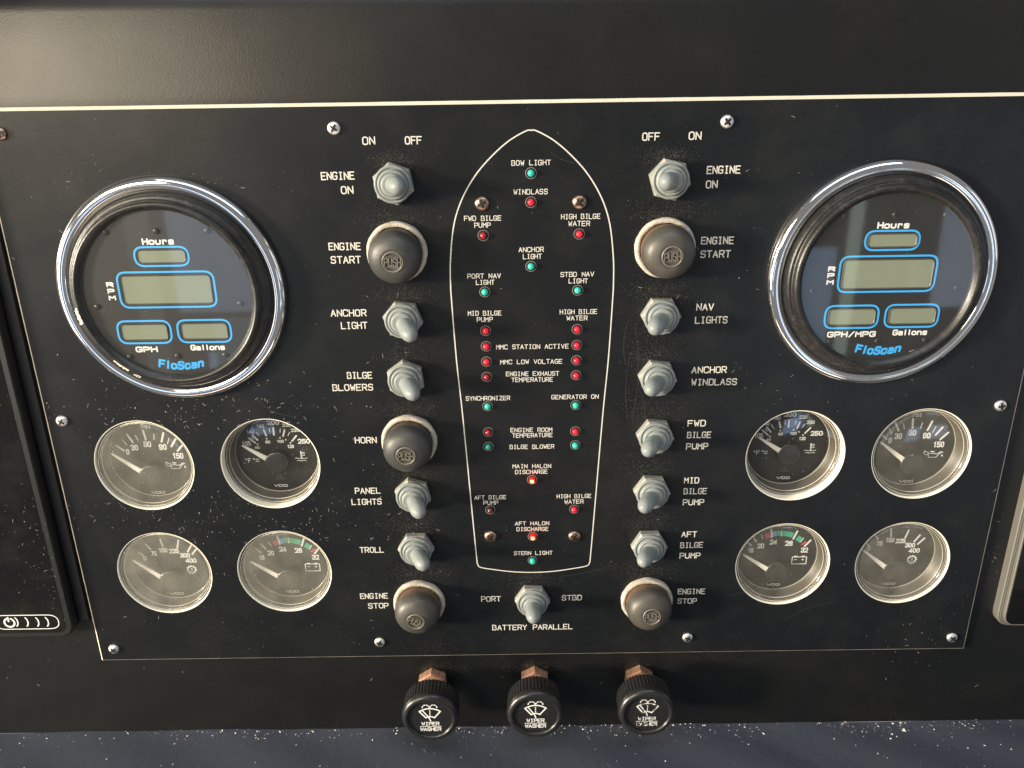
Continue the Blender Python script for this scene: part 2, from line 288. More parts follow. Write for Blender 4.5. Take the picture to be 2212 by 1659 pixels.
# single-stroke engraver's alphabet: box 4 x 6
O_, X_ = True, False
FONT = {
 'A': [([(0,0),(2,6,.5),(4,0)],X_,0), ([(.8,2.1),(3.2,2.1)],X_,0)],
 'B': [([(0,3.1),(0,6,0),(3.6,6),(3.6,3.15),(0,3.1,0),(0,0,0),(4,0),(4,3.1),(.3,3.1)],X_,1.2)],
 'C': [([(4,4.7),(4,6),(0,6),(0,0),(4,0),(4,1.3)],X_,1.7)],
 'D': [([(0,0,0),(4,0),(4,6),(0,6,0)],O_,1.8)],
 'E': [([(4,6),(0,6,0),(0,0,0),(4,0)],X_,0), ([(0.2,3.1),(3.3,3.1)],X_,0)],
 'F': [([(4,6),(0,6,0),(0,0)],X_,0), ([(0.2,3.1),(3.3,3.1)],X_,0)],
 'G': [([(4,4.9),(4,6),(0,6),(0,0),(4,0),(4,2.8,0),(2.3,2.8)],X_,1.6)],
 'H': [([(0,0),(0,6)],X_,0), ([(4,0),(4,6)],X_,0), ([(0.2,3.1),(3.8,3.1)],X_,0)],
 'I': [([(1,6),(3,6)],X_,0), ([(2,5.8),(2,0.2)],X_,0), ([(1,0),(3,0)],X_,0)],
 'K': [([(0,0),(0,6)],X_,0), ([(4,6),(0.2,2.6)],X_,0), ([(1.4,3.6),(4,0)],X_,0)],
 'L': [([(0,6),(0,0,0),(4,0)],X_,0)],
 'M': [([(0,0),(0,6,.3),(2,2.8,.3),(4,6,.3),(4,0)],X_,0)],
 'N': [([(0,0),(0,6,.2),(4,0,.2),(4,6)],X_,0)],
 'O': [([(0,0),(4,0),(4,6),(0,6)],O_,1.8)],
 'P': [([(0,0),(0,6,0),(4,6),(4,2.7),(0.2,2.7)],X_,1.3)],
 'R': [([(0,0),(0,6,0),(4,6),(4,2.8),(0.2,2.8)],X_,1.3), ([(2.2,2.7),(4,0)],X_,0)],
 'S': [([(3.9,4.9),(3.9,6),(.1,6),(.1,3.1),(3.9,3.1),(3.9,0),(.1,0),(.1,1.1)],X_,1.45)],
 'T': [([(0,6),(4,6)],X_,0), ([(2,5.8),(2,0)],X_,0)],
 'U': [([(0,6),(0,0),(4,0),(4,6)],X_,1.8)],
 'V': [([(0,6),(2,0,.3),(4,6)],X_,0)],
 'W': [([(0,6),(.9,0,.2),(2,4,.2),(3.1,0,.2),(4,6)],X_,0)],
 'X': [([(0,6),(4,0)],X_,0), ([(4,6),(0,0)],X_,0)],
 'Y': [([(0,6),(2,3,.3),(4,6)],X_,0), ([(2,2.9),(2,0)],X_,0)],
 'Z': [([(0,6),(4,6,.1),(0,0,.1),(4,0)],X_,0)],
 '0': [([(.3,0),(3.7,0),(3.7,6),(.3,6)],O_,1.8)],
 '1': [([(.9,4.6),(2.3,6,0),(2.3,0)],X_,0)],
 '2': [([(.2,4.6),(.2,6),(3.8,6),(3.8,3.2),(.2,0,0),(3.9,0)],X_,1.5)],
 '3': [([(.2,5),(.2,6),(3.7,6),(3.7,3.1),(1.5,3.1)],X_,1.3), ([(1.6,3.1),(3.8,3.1),(3.8,0),(.2,0),(.2,1.2)],X_,1.4)],
 '4': [([(3,0),(3,6,0),(0,1.6,0),(4,1.6)],X_,0)],
 '5': [([(3.6,6),(.4,6,0),(.3,3.3,0),(3.8,3.6),(3.8,0),(.2,0),(.2,1.1)],X_,1.4)],
 '6': [([(3.6,5),(3.6,6),(.3,6),(.3,0),(3.8,0),(3.8,3.5),(.5,3.5)],X_,1.5)],
 '7': [([(.2,6),(3.8,6,0),(1.6,0)],X_,0)],
 '8': [([(.4,3.2),(3.6,3.2),(3.6,6),(.4,6)],O_,1.3), ([(.2,0),(3.8,0),(3.8,3.15),(.2,3.15)],O_,1.4)],
 '9': [([(.4,1),(.4,0),(3.7,0),(3.7,6),(.2,6),(.2,2.5),(3.5,2.5)],X_,1.5)],
 '/': [([(.4,-.3),(3.6,6.3)],X_,0)], '-': [([(.8,3),(3.2,3)],X_,0)], '+': [([(.6,3),(3.4,3)],X_,0), ([(2,1.6),(2,4.4)],X_,0)],
 'a': [([(.4,4.1),(3.7,4.1),(3.7,0)],X_,1.1), ([(3.6,2.3),(.2,2.3),(.2,0),(3.6,0)],X_,1.0)],
 'c': [([(3.8,3.1),(3.8,4.2),(.2,4.2),(.2,0),(3.8,0),(3.8,1.1)],X_,1.4)],
 'l': [([(2,6),(2,0)],X_,0)], 'n': [([(.2,0),(.2,4.2)],X_,0), ([(.3,4.1),(3.8,4.1),(3.8,0)],X_,1.4)],
 'o': [([(.1,0),(3.9,0),(3.9,4.2),(.1,4.2)],O_,1.5)], 'r': [([(.6,0),(.6,4.2)],X_,0), ([(.7,4.1),(3.4,4.1),(3.4,3.1)],X_,1.0)],
 's': [([(3.7,3.3),(3.7,4.2),(.3,4.2),(.3,2.1),(3.7,2.1),(3.7,0),(.3,0),(.3,.9)],X_,1.0)],
 'u': [([(.2,4.2),(.2,0),(3.8,0),(3.8,4.2)],X_,1.4)],
 'i': [([(2,4.2),(2,0)],X_,0)], 'o_': [],
}
NARROW = {'l': 2.6, 'i': 2.6, '1': 4.2}
def text(mb, s, x0, x1, y, cap, stroke, z, adv=5.5, skew=0, warp=None, slope=0, rnd=0.0):
    """write s between x0 and x1, base line y"""
    pos = []; p = 0
    for ch in s:
        a = NARROW.get(ch, 4) + adv-4 if ch in 'li' else adv
        off = (4-NARROW[ch])/2 if ch in 'li' else 0
        pos.append(p-off); p += a
    tot = p-(adv-4); k = (x1-x0-stroke)/max(tot, .1); sy = (cap-stroke)/6
    zz = 0
    for ch, q in zip(s, pos):
        jx, jy = random.uniform(-rnd, rnd), random.uniform(-rnd, rnd)
        for pts, closed, rad in FONT.get(ch, []):
            out = []
            for (a, b) in smooth_poly(pts, closed, rad, 4):
                X = x0+stroke/2+(a+q)*k+b*sy*skew+jx; Y = y+stroke/2+b*sy+(X-x0)*slope+jy
                if warp: Y += warp(X)
                out.append((X, Y))
            mb.ribbon(out, stroke, z+0.012*(zz % 3), closed); zz += 1
    return mb

# ------------------------------------------------------------------ setting: dash fascia and padded shelf
HOLES = [(-208.3,-46.3,27.5),(-137.0,-46.3,27.5),(159.1,-45.9,27.5),(230.1,-45.9,27.5),(-208.3,-117.2,27.5),(-137.0,-117.2,27.5),(159.2,-117.0,27.5),(230.3,-117.2,27.5)]
def sheet_with_holes(x0, y0, x1, y1, holes, z, n=64):
    """a flat sheet with round holes: filled by the curve tessellator"""
    cu = bpy.data.curves.new("tmp", 'CURVE'); cu.dimensions = '2D'; cu.fill_mode = 'FRONT'
    def spl(pts):
        s = cu.splines.new('POLY'); s.points.add(len(pts)-1)
        for p, q in zip(s.points, pts): p.co = (q[0], q[1], 0, 1)
        s.use_cyclic_u = True
    spl([(x0,y0),(x1,y0),(x1,y1),(x0,y1)])
    for cx, cy, r in holes: spl([(cx+r*math.cos(2*PI*k/n), cy+r*math.sin(2*PI*k/n)) for k in range(n)])
    o = bpy.data.objects.new("tmp", cu); C.objects.link(o); dg = bpy.context.evaluated_depsgraph_get(); dg.update()
    me = o.evaluated_get(dg).to_mesh(); mb = MB()
    mb.add([(v.co.x, v.co.y, z) for v in me.vertices], [tuple(p.vertices) for p in me.polygons])
    o.evaluated_get(dg).to_mesh_clear(); bpy.data.objects.remove(o); bpy.data.curves.remove(cu)
    return mb
PX0, PX1, PY0, PY1 = -258.7, 279.1, -180.7, 145.9
# the dash skin is cut out behind the panel so the recessed meters have room
def fascia_mesh():
    mb = MB()
    xs = [-700+1400*k/28 for k in range(29)]
    prof = [(PY1-8, -3.0), (146.5, -3.1), (152, -3.8), (160, -4.9), (175, -7.1), (188, -9.0), (192, -9.8), (197, -12.5), (202, -18), (215, -45)]
    n = len(xs); vs = [(x, y, h) for (y, h) in prof for x in xs]
    mb.add(vs, [(i*n+k, i*n+k+1, (i+1)*n+k+1, (i+1)*n+k) for i in range(len(prof)-1) for k in range(n-1)], True)
    mb.quad(-700, -238.6, 700, PY0+8, -3.0); mb.quad(-700, PY0+8, PX0+8, PY1-8, -3.0); mb.quad(PX1-8, PY0+8, 700, PY1-8, -3.0)
    mb.quad(-700, PY0-20, 700, PY1+20, -40)
    return mb
f = part("dash_fascia", fascia_mesh(), M["fascia"], None); f["kind"] = "structure"
def shelf_mesh():
    mb = MB(); nx, nh = 141, 46; vs = []
    for j in range(nh):
        h = -3.2+j*4.0
        for i in range(nx):
            x = -560+i*8.0
            y = -238.9 - 0.00055*max(h-40, 0)**2 + 0.5*math.sin(x*0.021+h*0.05)+0.35*math.sin(x*0.067-h*0.11+1.3)
            y += 0.8*math.exp(-((h+3)/5)**2) * 0.5
            y -= 0.9*math.exp(-((x-150-h*0.9)/2.6)**2)*min(h/30, 1) if h > 0 else 0
            vs.append((x, y, h))
    mb.add(vs, [(j*nx+i, j*nx+i+1, (j+1)*nx+i+1, (j+1)*nx+i) for j in range(nh-1) for i in range(nx-1)], True)
    return mb
f = part("padded_shelf", shelf_mesh(), M["vinyl"], None); f["kind"] = "structure"

# ------------------------------------------------------------------ the instrument panel
panel = thing("instrument_panel", 0, 0, 0, "large black switch panel with cream edges, white lettering and a white boat outline", "control panel")
BV = 1.6
part("face_plate", sheet_with_holes(PX0+BV, PY0+BV, PX1-BV, PY1-BV, HOLES, 0), M["panel"], panel)
def bevel_mesh():
    mb = MB(); o = [(PX0,PY0),(PX1,PY0),(PX1,PY1),(PX0,PY1)]; i = [(PX0+BV,PY0+BV),(PX1-BV,PY0+BV),(PX1-BV,PY1-BV),(PX0+BV,PY1-BV)]
    # slightly ragged saw-cut edge
    for a in range(4):
        b = (a+1) % 4; n = 90; vs = []
        for k in range(n+1):
            t = k/n; j = random.uniform(-.06, .06) if 0 < k < n else 0
            vs += [(i[a][0]+(i[b][0]-i[a][0])*t, i[a][1]+(i[b][1]-i[a][1])*t, 0.0),
                   (o[a][0]+(o[b][0]-o[a][0])*t+j, o[a][1]+(o[b][1]-o[a][1])*t+j, -1.75),
                   (o[a][0]+(o[b][0]-o[a][0])*t, o[a][1]+(o[b][1]-o[a][1])*t, -3.1)]
        mb.add(vs, [q for k in range(n) for q in ((3*k, 3*k+3, 3*k+4, 3*k+1), (3*k+1, 3*k+4, 3*k+5, 3*k+2))])
    return mb
part("bevelled_edge", bevel_mesh(), M["edge"], panel)
# engraved boat outline
RB = [(0,131.9),(3.0,131.4),(11.2,126.9),(20,119.5),(28.2,110.4),(35.2,98.8),(39.6,86),(41.9,69),(42.4,56),(42.2,46),(40.9,14),(38.6,-20),(35.1,-84),(33.6,-110),(33.2,-113.4),(31.6,-115.9),(23.5,-117.6),(12.2,-119.3),(0,-119.9)]
pts = RB + [(-x, y) for x, y in RB[-2:0:-1]]
def catmull(P, seg=5):
    out = []; n = len(P)
    for i in range(n):
        p0, p1, p2, p3 = P[i-1], P[i], P[(i+1) % n], P[(i+2) % n]
        for k in range(seg):
            t = k/seg
            out.append(tuple(0.5*(2*p1[a]+(p2[a]-p0[a])*t+(2*p0[a]-5*p1[a]+4*p2[a]-p3[a])*t*t+(3*p1[a]-p0[a]-3*p2[a]+p3[a])*t**3) for a in (0, 1)))
    return out
part("boat_outline", MB().ribbon([(x+11.2, y) for x, y in catmull(pts)], 0.62, 0.03, True), M["letter"], panel)
# engraved words: (text, left px, right px, baseline px, size)
BIG = [("ON",783,811,313),("OFF",875,912,312),("OFF",1387,1425,304),("ON",1487,1515,302),
 ("ENGINE",694,766.5,388.5),("ON",737,764,419.3),("ENGINE",710.4,780,540.5),("START",715,780.5,569.4),("ANCHOR",714.9,792.2,683.9),("LIGHT",737.2,794.3,710.7),
 ("BILGE",750,804.2,818.1),("BLOWERS",718.5,806.5,844.3),("HORN",767,814.6,957.7),("PANEL",767.3,822.6,1066.6),("LIGHTS",759.8,825,1090.4),
 ("TROLL",777.5,830,1194),("ENGINE",778.2,838.5,1293.3),("STOP",795.5,840.2,1314.3),("PORT",1039.3,1082.3,1299.7),("STBD",1213.4,1256.8,1297),("BATTERY PARALLEL",1063.4,1237.1,1360.4),
 ("ENGINE",1526.2,1598.8,375.6),("ON",1523.8,1549.7,406.8),("ENGINE",1513.7,1584.5,527.7),("START",1512.2,1578,556.8),("NAV",1503.5,1541.6,671.1),("LIGHTS",1500.8,1571.3,698.8),
 ("ANCHOR",1493.6,1569.5,806.2),("WINDLASS",1492.7,1591.2,832.4),("FWD",1485,1524,921.4),("BILGE",1483.5,1535.9,946.4),("PUMP",1481.7,1529.3,970.8),
 ("MID",1477.3,1510,1044.3),("BILGE",1476.1,1526.7,1067.5),("PUMP",1474.6,1520.7,1091.3),("AFT",1471.3,1505.1,1160.5),("BILGE",1468.9,1518.3,1183.6),("PUMP",1467.5,1512.9,1206.3),
 ("ENGINE",1463.8,1522.7,1283.5),("STOP",1463,1505,1304.2)]
SMALL = [("BOW LIGHT",1104.8,1190.2,357.4),("WINDLASS",1109.2,1183,419.9),("FWD BILGE",1002.7,1083,477.1),("PUMP",1024.4,1060.1,492),("HIGH BILGE",1211.9,1296.7,473.2),("WATER",1227.7,1274.4,488.4),
 ("ANCHOR",1120.2,1174.7,544.6),("LIGHT",1129.5,1170.2,559.5),("PORT NAV",1009.8,1082.1,601.5),("LIGHT",1028.3,1068.4,615.2),("STBD NAV",1210.4,1283.3,597.9),("LIGHT",1228.3,1269.9,612.2),
 ("MID BILGE",1010.7,1083.3,681.8),("PUMP",1030.3,1064.6,695.5),("HIGH BILGE",1209.2,1289.9,678.5),("WATER",1223.8,1269,692.2),("MMC STATION ACTIVE",1071.4,1228.3,753.8),("MMC LOW VOLTAGE",1080.4,1214.9,786.3),
 ("ENGINE EXHAUST",1093.1,1207.7,812.2),("TEMPERATURE",1104.5,1194.6,825),("SYNCHRONIZER",1006.2,1101.8,865.1),("GENERATOR ON",1191.1,1293.1,862.1),("ENGINE ROOM",1103,1193.1,933.3),("TEMPERATURE",1106.2,1193.7,944.9),
 ("BILGE BLOWER",1100.9,1197.3,969.6),("MAIN HALON",1107.1,1190.5,1011.5),("DISCHARGE",1112.8,1183,1023.7),("AFT BILGE",1024.7,1093.4,1078.8),("PUMP",1044.3,1076.8,1090.4),("HIGH BILGE",1202.6,1277.4,1076.1),("WATER",1219,1260.4,1088),
 ("AFT HALON",1112.5,1186.4,1134.8),("DISCHARGE",1115.9,1184.7,1147),("STERN LIGHT",1110.2,1193.5,1198.8)]
for L_, cap, st in ((BIG, 3.95, 0.56), (SMALL, 2.65, 0.36)):
    for (s, a, b, y) in L_:
        p, q = at(a, y+(b-a)*0.007, 0), at(b, y-(b-a)*0.007, 0)
        mb = MB(); text(mb, s, p[0], q[0], p[1], cap, st, 0.03, slope=(q[1]-p[1])/(q[0]-p[0]), adv=5.6, rnd=0.06)
        part("engraved_word", mb, M["letter"], panel, label='engraved words "%s"' % s)
# fine scratches beside the right-hand column of switches
mb = MB()
for (x0, y0, x1, y1, bow) in ((1358,690,1352,790,-8),(1372,700,1366,900,10),(1362,760,1356,905,-7),(1380,840,1392,905,5),(1190,330,1240,352,4),(1395,640,1402,670,2),(1690,1340,1800,1300,-6),(560,870,640,900,8),(1210,1245,1340,1215,5),(1560,1290,1640,1262,4)):
    P = []
    for k in range(13):
        t = k/12; a, b = at(x0+(x1-x0)*t+bow*math.sin(PI*t)*(1 if abs(x1-x0) < 40 else 0), y0+(y1-y0)*t+bow*math.sin(PI*t)*(0 if abs(x1-x0) < 40 else 1)); P.append((a, b))
    mb.ribbon(P, 0.16, 0.02)
o = part("scratch_marks", mb, mat("scratch_grey", (0.038,0.038,0.037), 0.5), panel); o["kind"] = "stuff"
# screws
def screw_head(r): return MB().lathe([(r, 0), (r, r*0.12), (r*0.93, r*0.30), (r*0.75, r*0.46), (r*0.45, r*0.56), (0.01, r*0.60)], 28)
def cross(r):
    mb = MB(); a = r*0.19; b = r*0.64
    for k in range(4):
        t = k*PI/2; c, s = math.cos(t), math.sin(t); P = [(0, 0, r*0.635), (a, -a, r*0.63), (b, -a*0.75, r*0.555), (b, a*0.75, r*0.555), (a, a, r*0.63)]
        mb.add([(x*c-y*s, x*s+y*c, z) for x, y, z in P], [(0, 1, 2, 3, 4)])
    return mb
SCR = [(720.5,277,'s'),(1571.7,262.8,'s'),(-2,289,'d'),(132.4,910.7,'s'),(2163.2,877.3,'s'),(245,1404,'s'),(820,1389,'s'),(1486,1379,'s'),(2058,1379,'s'),
       (1041,440,'b'),(1252,437,'b'),(1059.4,1160.2,'b'),(1240.9,1160.2,'b')]
for px, py, kind in SCR:
    x, y = at(px, py, 1.2); r = 3.25 if kind != 'b' else 3.7
    m = {'s': M["steel"], 'd': M["bronze"], 'b': M["bronze"]}[kind]
    o = part("screw", (lambda r=r: screw_head(r)), m, panel, key=("scr", kind), label=None if kind == 's' else "tarnished brown screw")
    o.location = (x*MM, y*MM, 0.00002); o.rotation_euler = (0, 0, random.uniform(0, PI/2))
    part("cross_recess", (lambda r=r: cross(r)), M["dark"], o, key=("crs", kind))

# ------------------------------------------------------------------ indicator lamps
LED = [(1147,374.4,'green',"green indicator lamp under BOW LIGHT at the tip of the boat outline"),
 (1147,437.2,'red',"red indicator lamp under WINDLASS"),
 (1043.7,509.2,'dred',"darker red indicator lamp under FWD BILGE PUMP"),
 (1251.5,506,'red',"red indicator lamp under the topmost HIGH BILGE WATER"),
 (1147,575.9,'green',"green indicator lamp under ANCHOR LIGHT inside the boat outline"),
 (1047,631.3,'green',"green indicator lamp under PORT NAV LIGHT"),
 (1247.9,627.7,'green',"green indicator lamp under STBD NAV LIGHT"),
 (1048.8,715.4,'red',"red indicator lamp under MID BILGE PUMP"),
 (1246.7,712.1,'red',"red indicator lamp under the middle HIGH BILGE WATER"),
 (1050,749.1,'red',"red indicator lamp left of MMC STATION ACTIVE"),
 (1246.1,746.4,'red',"red indicator lamp right of MMC STATION ACTIVE"),
 (1050.6,782.1,'red',"red indicator lamp left of MMC LOW VOLTAGE"),
 (1245.3,779.1,'red',"red indicator lamp right of MMC LOW VOLTAGE"),
 (1051.2,815.1,'dred',"dark red indicator lamp left of ENGINE EXHAUST TEMPERATURE"),
 (1244.4,811.6,'red',"bright red indicator lamp right of ENGINE EXHAUST TEMPERATURE"),
 (1053.3,878.5,'green',"green indicator lamp under SYNCHRONIZER"),
 (1243.8,876.1,'green',"green indicator lamp under GENERATOR ON"),
 (1054.5,934.5,'dred',"dark red indicator lamp left of ENGINE ROOM TEMPERATURE"),
 (1242.9,932.7,'red',"bright red indicator lamp right of ENGINE ROOM TEMPERATURE"),
 (1055,965.7,'dgreen',"dim green indicator lamp left of BILGE BLOWER"),
 (1242.9,962.7,'green',"pale green indicator lamp right of BILGE BLOWER"),
 (1149.4,1037.7,'lit',"glowing red lamp under MAIN HALON DISCHARGE"),
 (1059,1102.9,'ddred',"unlit brownish red indicator lamp under AFT BILGE PUMP"),
 (1240.5,1101.4,'red',"red indicator lamp under the lowest HIGH BILGE WATER"),
 (1150.8,1160.2,'lit',"glowing red lamp under AFT HALON DISCHARGE"),
 (1150.5,1212,'green',"green indicator lamp under STERN LIGHT at the stern of the boat outline")]
for px, py, k, lab in LED:
    x, y = at(px, py, 0.8)
    t = thing("indicator_lamp", x, y, 0, lab, "indicator light", "indicator lamps inside the boat outline")
    part("socket_edge", lambda: MB().lathe([(2.80, 0.03), (2.72, 0.07), (2.62, 0.05)], 28), M["ledring"], t, key="led_edge")
    part("socket", lambda: MB().disc(2.6, 0.045, 28), M["dark"], t, key="led_sock")
    part("lens", lambda: MB().lathe([(1.7, 0.05), (1.7, 0.9), (1.6, 1.5), (1.25, 2.0), (0.72, 2.35), (0.01, 2.45)], 24), M[k], t, key=("led", k))
    if k == 'lit':            # the lamp's own glow on the panel round it
        part("glowing_core", lambda: MB().lathe([(1.05,2.0),(0.95,2.5),(0.6,2.72),(0.01,2.8)], 20), M["litcore"], t, key="led_core")
        pd = bpy.data.lights.new("lamp_glow", 'POINT'); pd.energy = 0.0007; pd.color = (1, 0.02, 0.02); pd.shadow_soft_size = 0.001
        po = bpy.data.objects.new("lamp_glow", pd); C.objects.link(po); po.parent = t; po.location = (0, 0, 4.5*MM)

# ------------------------------------------------------------------ toggle switches under silicone boots
def boot_flange():
    mb = MB(); P = [(10.6*math.cos(PI/6+k*PI/3), 10.6*math.sin(PI/6+k*PI/3)) for k in range(6)]
    mb.prism(P, 0, 4.6, bev=1.0, inset=0.10); return mb
def boot_rings():
    return MB().lathe([(9.2,4.4),(9.4,5.2),(9.0,6.0),(8.2,6.1),(7.8,5.5),(7.5,5.3),(7.5,6.6),(7.1,7.8),(6.3,8.1),(5.9,7.6),(5.7,7.7),(5.6,8.8),(5.0,9.5),(4.2,9.5),(0.01,9.3)], 40)
TOG = [(850,397,859,403,.17,"grey booted toggle beside ENGINE ON on the left, its tip facing out","toggles"),
 (1447,388,1440.5,393,.30,"grey booted toggle beside ENGINE ON on the right, its tip facing out","toggles"),
 (870.2,691,886,724,.34,"grey booted toggle beside ANCHOR LIGHT",""),(876.2,819,892,851,.10,"grey booted toggle beside BILGE BLOWERS",""),
 (891.9,1070,905.5,1107,.22,"grey booted toggle beside PANEL LIGHTS",""),(898.8,1186,914.5,1220,.50,"grey booted toggle beside TROLL",""),
 (1427.6,683,1415,709,.50,"grey booted toggle beside NAV LIGHTS",""),(1420.1,817,1407,841,.40,"grey booted toggle beside ANCHOR WINDLASS",""),
 (1415.1,943,1400,973,.42,"grey booted toggle beside FWD BILGE PUMP on the right",""),(1408.2,1063,1392.5,1095,.45,"grey booted toggle beside MID BILGE PUMP on the right",""),
 (1402.4,1181,1390.5,1212,.52,"grey booted toggle beside AFT BILGE PUMP on the right",""),(1150.1,1298,1152.5,1334,.46,"grey booted toggle between PORT and STBD above BATTERY PARALLEL","")]
for bx, by, tx, ty, rz, lab, _ in TOG:
    x, y = at(bx, by, 2.5); qx, qy = at(tx, ty, 19.0)
    t = thing("toggle_switch", x, y, 0, lab, "toggle switch", "grey booted toggle switches")
    o = part("hex_nut", boot_flange, M["nutcap"], t, key="t_flange"); o.rotation_euler = (0, 0, rz)
    part("boot_skirt", boot_rings, M["boot"], t, key="t_rings")
    d = Vector((qx-x, qy-y, 19.0-5.0)); L_ = d.length; d.normalize()
    def lever(L_=L_):
        return MB().lathe([(3.9,0),(4.2,2),(4.35,L_*0.45),(4.5,L_-3),(4.3,L_-1),(3.5,L_+1.2),(2.3,L_+2.8),(1.1,L_+3.5),(0.01,L_+3.6)], 28)
    o = part("lever", lever(), M["boot"], t); o.location = (0, 0, 5.0*MM); o.rotation_mode = 'QUATERNION'; o.rotation_quaternion = d.to_track_quat('Z', 'Y')

# ------------------------------------------------------------------ rubber push buttons
def collar_mesh():
    mb = MB().lathe([(15.5,0),(15.6,1.6),(15.2,2.8),(14.6,3.2),(13.6,3.1),(13.0,2.6),(12.8,1.0)], 56,
        rfun=lambda r, z, a: r+0.10*math.sin(a*9+z)+0.07*math.sin(a*23+2*z)); return mb
def cap_mesh():
    return MB().lathe([(12.7,1.0),(12.8,4.0),(13.2,5.2),(13.55,7.5),(13.5,9.8),(12.9,12.2),(11.6,14.4),(9.6,16.0),(7.0,17.1),(5.6,17.5),(5.3,17.3),(0.01,17.3)], 56)
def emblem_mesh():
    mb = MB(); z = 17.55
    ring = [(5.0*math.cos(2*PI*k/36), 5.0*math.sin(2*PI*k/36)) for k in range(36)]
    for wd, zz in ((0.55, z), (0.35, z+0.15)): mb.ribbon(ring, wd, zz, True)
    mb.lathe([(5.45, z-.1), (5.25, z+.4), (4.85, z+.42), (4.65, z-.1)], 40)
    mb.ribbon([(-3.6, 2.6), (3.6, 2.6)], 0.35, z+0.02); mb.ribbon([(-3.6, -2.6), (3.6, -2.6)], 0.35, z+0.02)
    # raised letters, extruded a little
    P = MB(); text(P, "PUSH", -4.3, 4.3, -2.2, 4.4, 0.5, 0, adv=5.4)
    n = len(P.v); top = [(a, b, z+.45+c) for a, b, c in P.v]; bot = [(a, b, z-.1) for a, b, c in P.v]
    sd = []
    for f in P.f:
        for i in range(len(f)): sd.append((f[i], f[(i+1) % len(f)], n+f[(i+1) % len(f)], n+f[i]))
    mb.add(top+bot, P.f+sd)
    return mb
BTN = [(857,545.5,847.8,566.4,-.05,"black rubber push button with grey cap beside ENGINE START on the left"),
 (1437.2,537,1452.7,554.5,.05,"brownish rubber push button beside ENGINE START on the right"),
 (883.6,955.3,876.5,985.1,-.04,"rubber push button with white collar beside HORN"),
 (905.2,1306,898.1,1343,-.45,"rubber push button beside ENGINE STOP on the left"),
 (1397.7,1300,1408.5,1332.5,.05,"rubber push button beside ENGINE STOP on the right")]
for i, (bx, by, ex, ey, rz, lab) in enumerate(BTN):
    x, y = at(bx, by, 2.5); qx, qy = at(ex, ey, 17.5)
    t = thing("push_button", x, y, 0, lab, "push button", "rubber push buttons with white collars")
    part("collar", collar_mesh, M["collar"], t, key="b_collar")
    d = Vector((qx-x, qy-y, 17.5)); d.normalize()
    o = part("rubber_cap", cap_mesh, M["rubber3" if i in (0, 2) else "rubber"], t, key=("b_cap", i in (0, 2))); o.rotation_mode = 'QUATERNION'; o.rotation_quaternion = d.to_track_quat('Z', 'Y')
    o.rotation_quaternion = Vector((0,0,1)).rotation_difference(d)
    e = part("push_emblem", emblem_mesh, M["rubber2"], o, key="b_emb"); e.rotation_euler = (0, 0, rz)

# ------------------------------------------------------------------ pull knobs
def nut_mesh():
    return MB().prism([(9.6*math.cos(PI/2+k*PI/3), 9.6*math.sin(PI/2+k*PI/3)) for k in range(6)], 0, 6.0, bev=0.9, inset=0.08)
def knob_body():
    mb = MB(); n = 144
    def rf(r, z, a):
        return r-(0.5 if (int(round(a/(2*PI)*n)) % 3 == 0) else 0.0) if 16.2 < r and z < 24.6 else r
    mb.lathe([(6,12.6),(14.6,12.8),(16.6,13.5),(17.0,14.2),(17.0,24.2),(17.1,24.8)], n, rfun=rf, smooth=False)
    mb.lathe([(17.1,24.8),(17.4,26.0),(17.0,27.9),(15.9,29.3),(14.5,29.7),(13.6,29.4),(13.2,28.7),(13.1,28.1)], 72)
    return mb
def icon_mesh():
    mb = MB(); z = 28.45
    def arc(cx, cy, r, a0, a1, n=10): return [(cx+r*math.cos(math.radians(a0+(a1-a0)*k/n)), cy+r*math.sin(math.radians(a0+(a1-a0)*k/n))) for k in range(n+1)]
    cy = -2.6
    mb.ribbon(arc(0, cy, 9.3, 128, 52)+arc(0, cy, 3.8, 52, 128), 0.75, z, True)
    mb.ribbon([(-3.9, 5.3), (-0.7, 0.6), (0.2, -1.8)], 0.65, z+0.02)
    for k in range(4): mb.ribbon([(0, 5.4-k*1.25), (0, 4.9-k*1.25)], 0.55, z+0.02)
    for s in (-1, 1):
        for a0 in (0, 50, 100, 150): mb.ribbon(arc(s*2.1, 7.3, 1.9, a0, a0+26, 3), 0.6, z+0.02)
    text(mb, "WIPER", -4.9, 4.9, -4.9, 2.5, 0.42, z, adv=5.4); mb.ribbon([(-5.8, -5.55), (5.8, -5.55)], 0.34, z)
    text(mb, "WASHER", -5.8, 5.8, -8.7, 2.5, 0.42, z, adv=5.4)
    for i, v in enumerate(mb.v): mb.v[i] = (v[0]*1.10, v[1]*1.10, v[2])
    return mb
KN = [(934,1474,929.3,1551.5,"leftmost of the three black wiper washer pull knobs below the panel",.06),
      (1155.2,1470,1156.8,1544.5,"middle of the three black wiper washer pull knobs below the panel",0),
      (1381,1468,1398,1540.5,"rightmost wiper washer pull knob, its lettering worn away",-.05)]
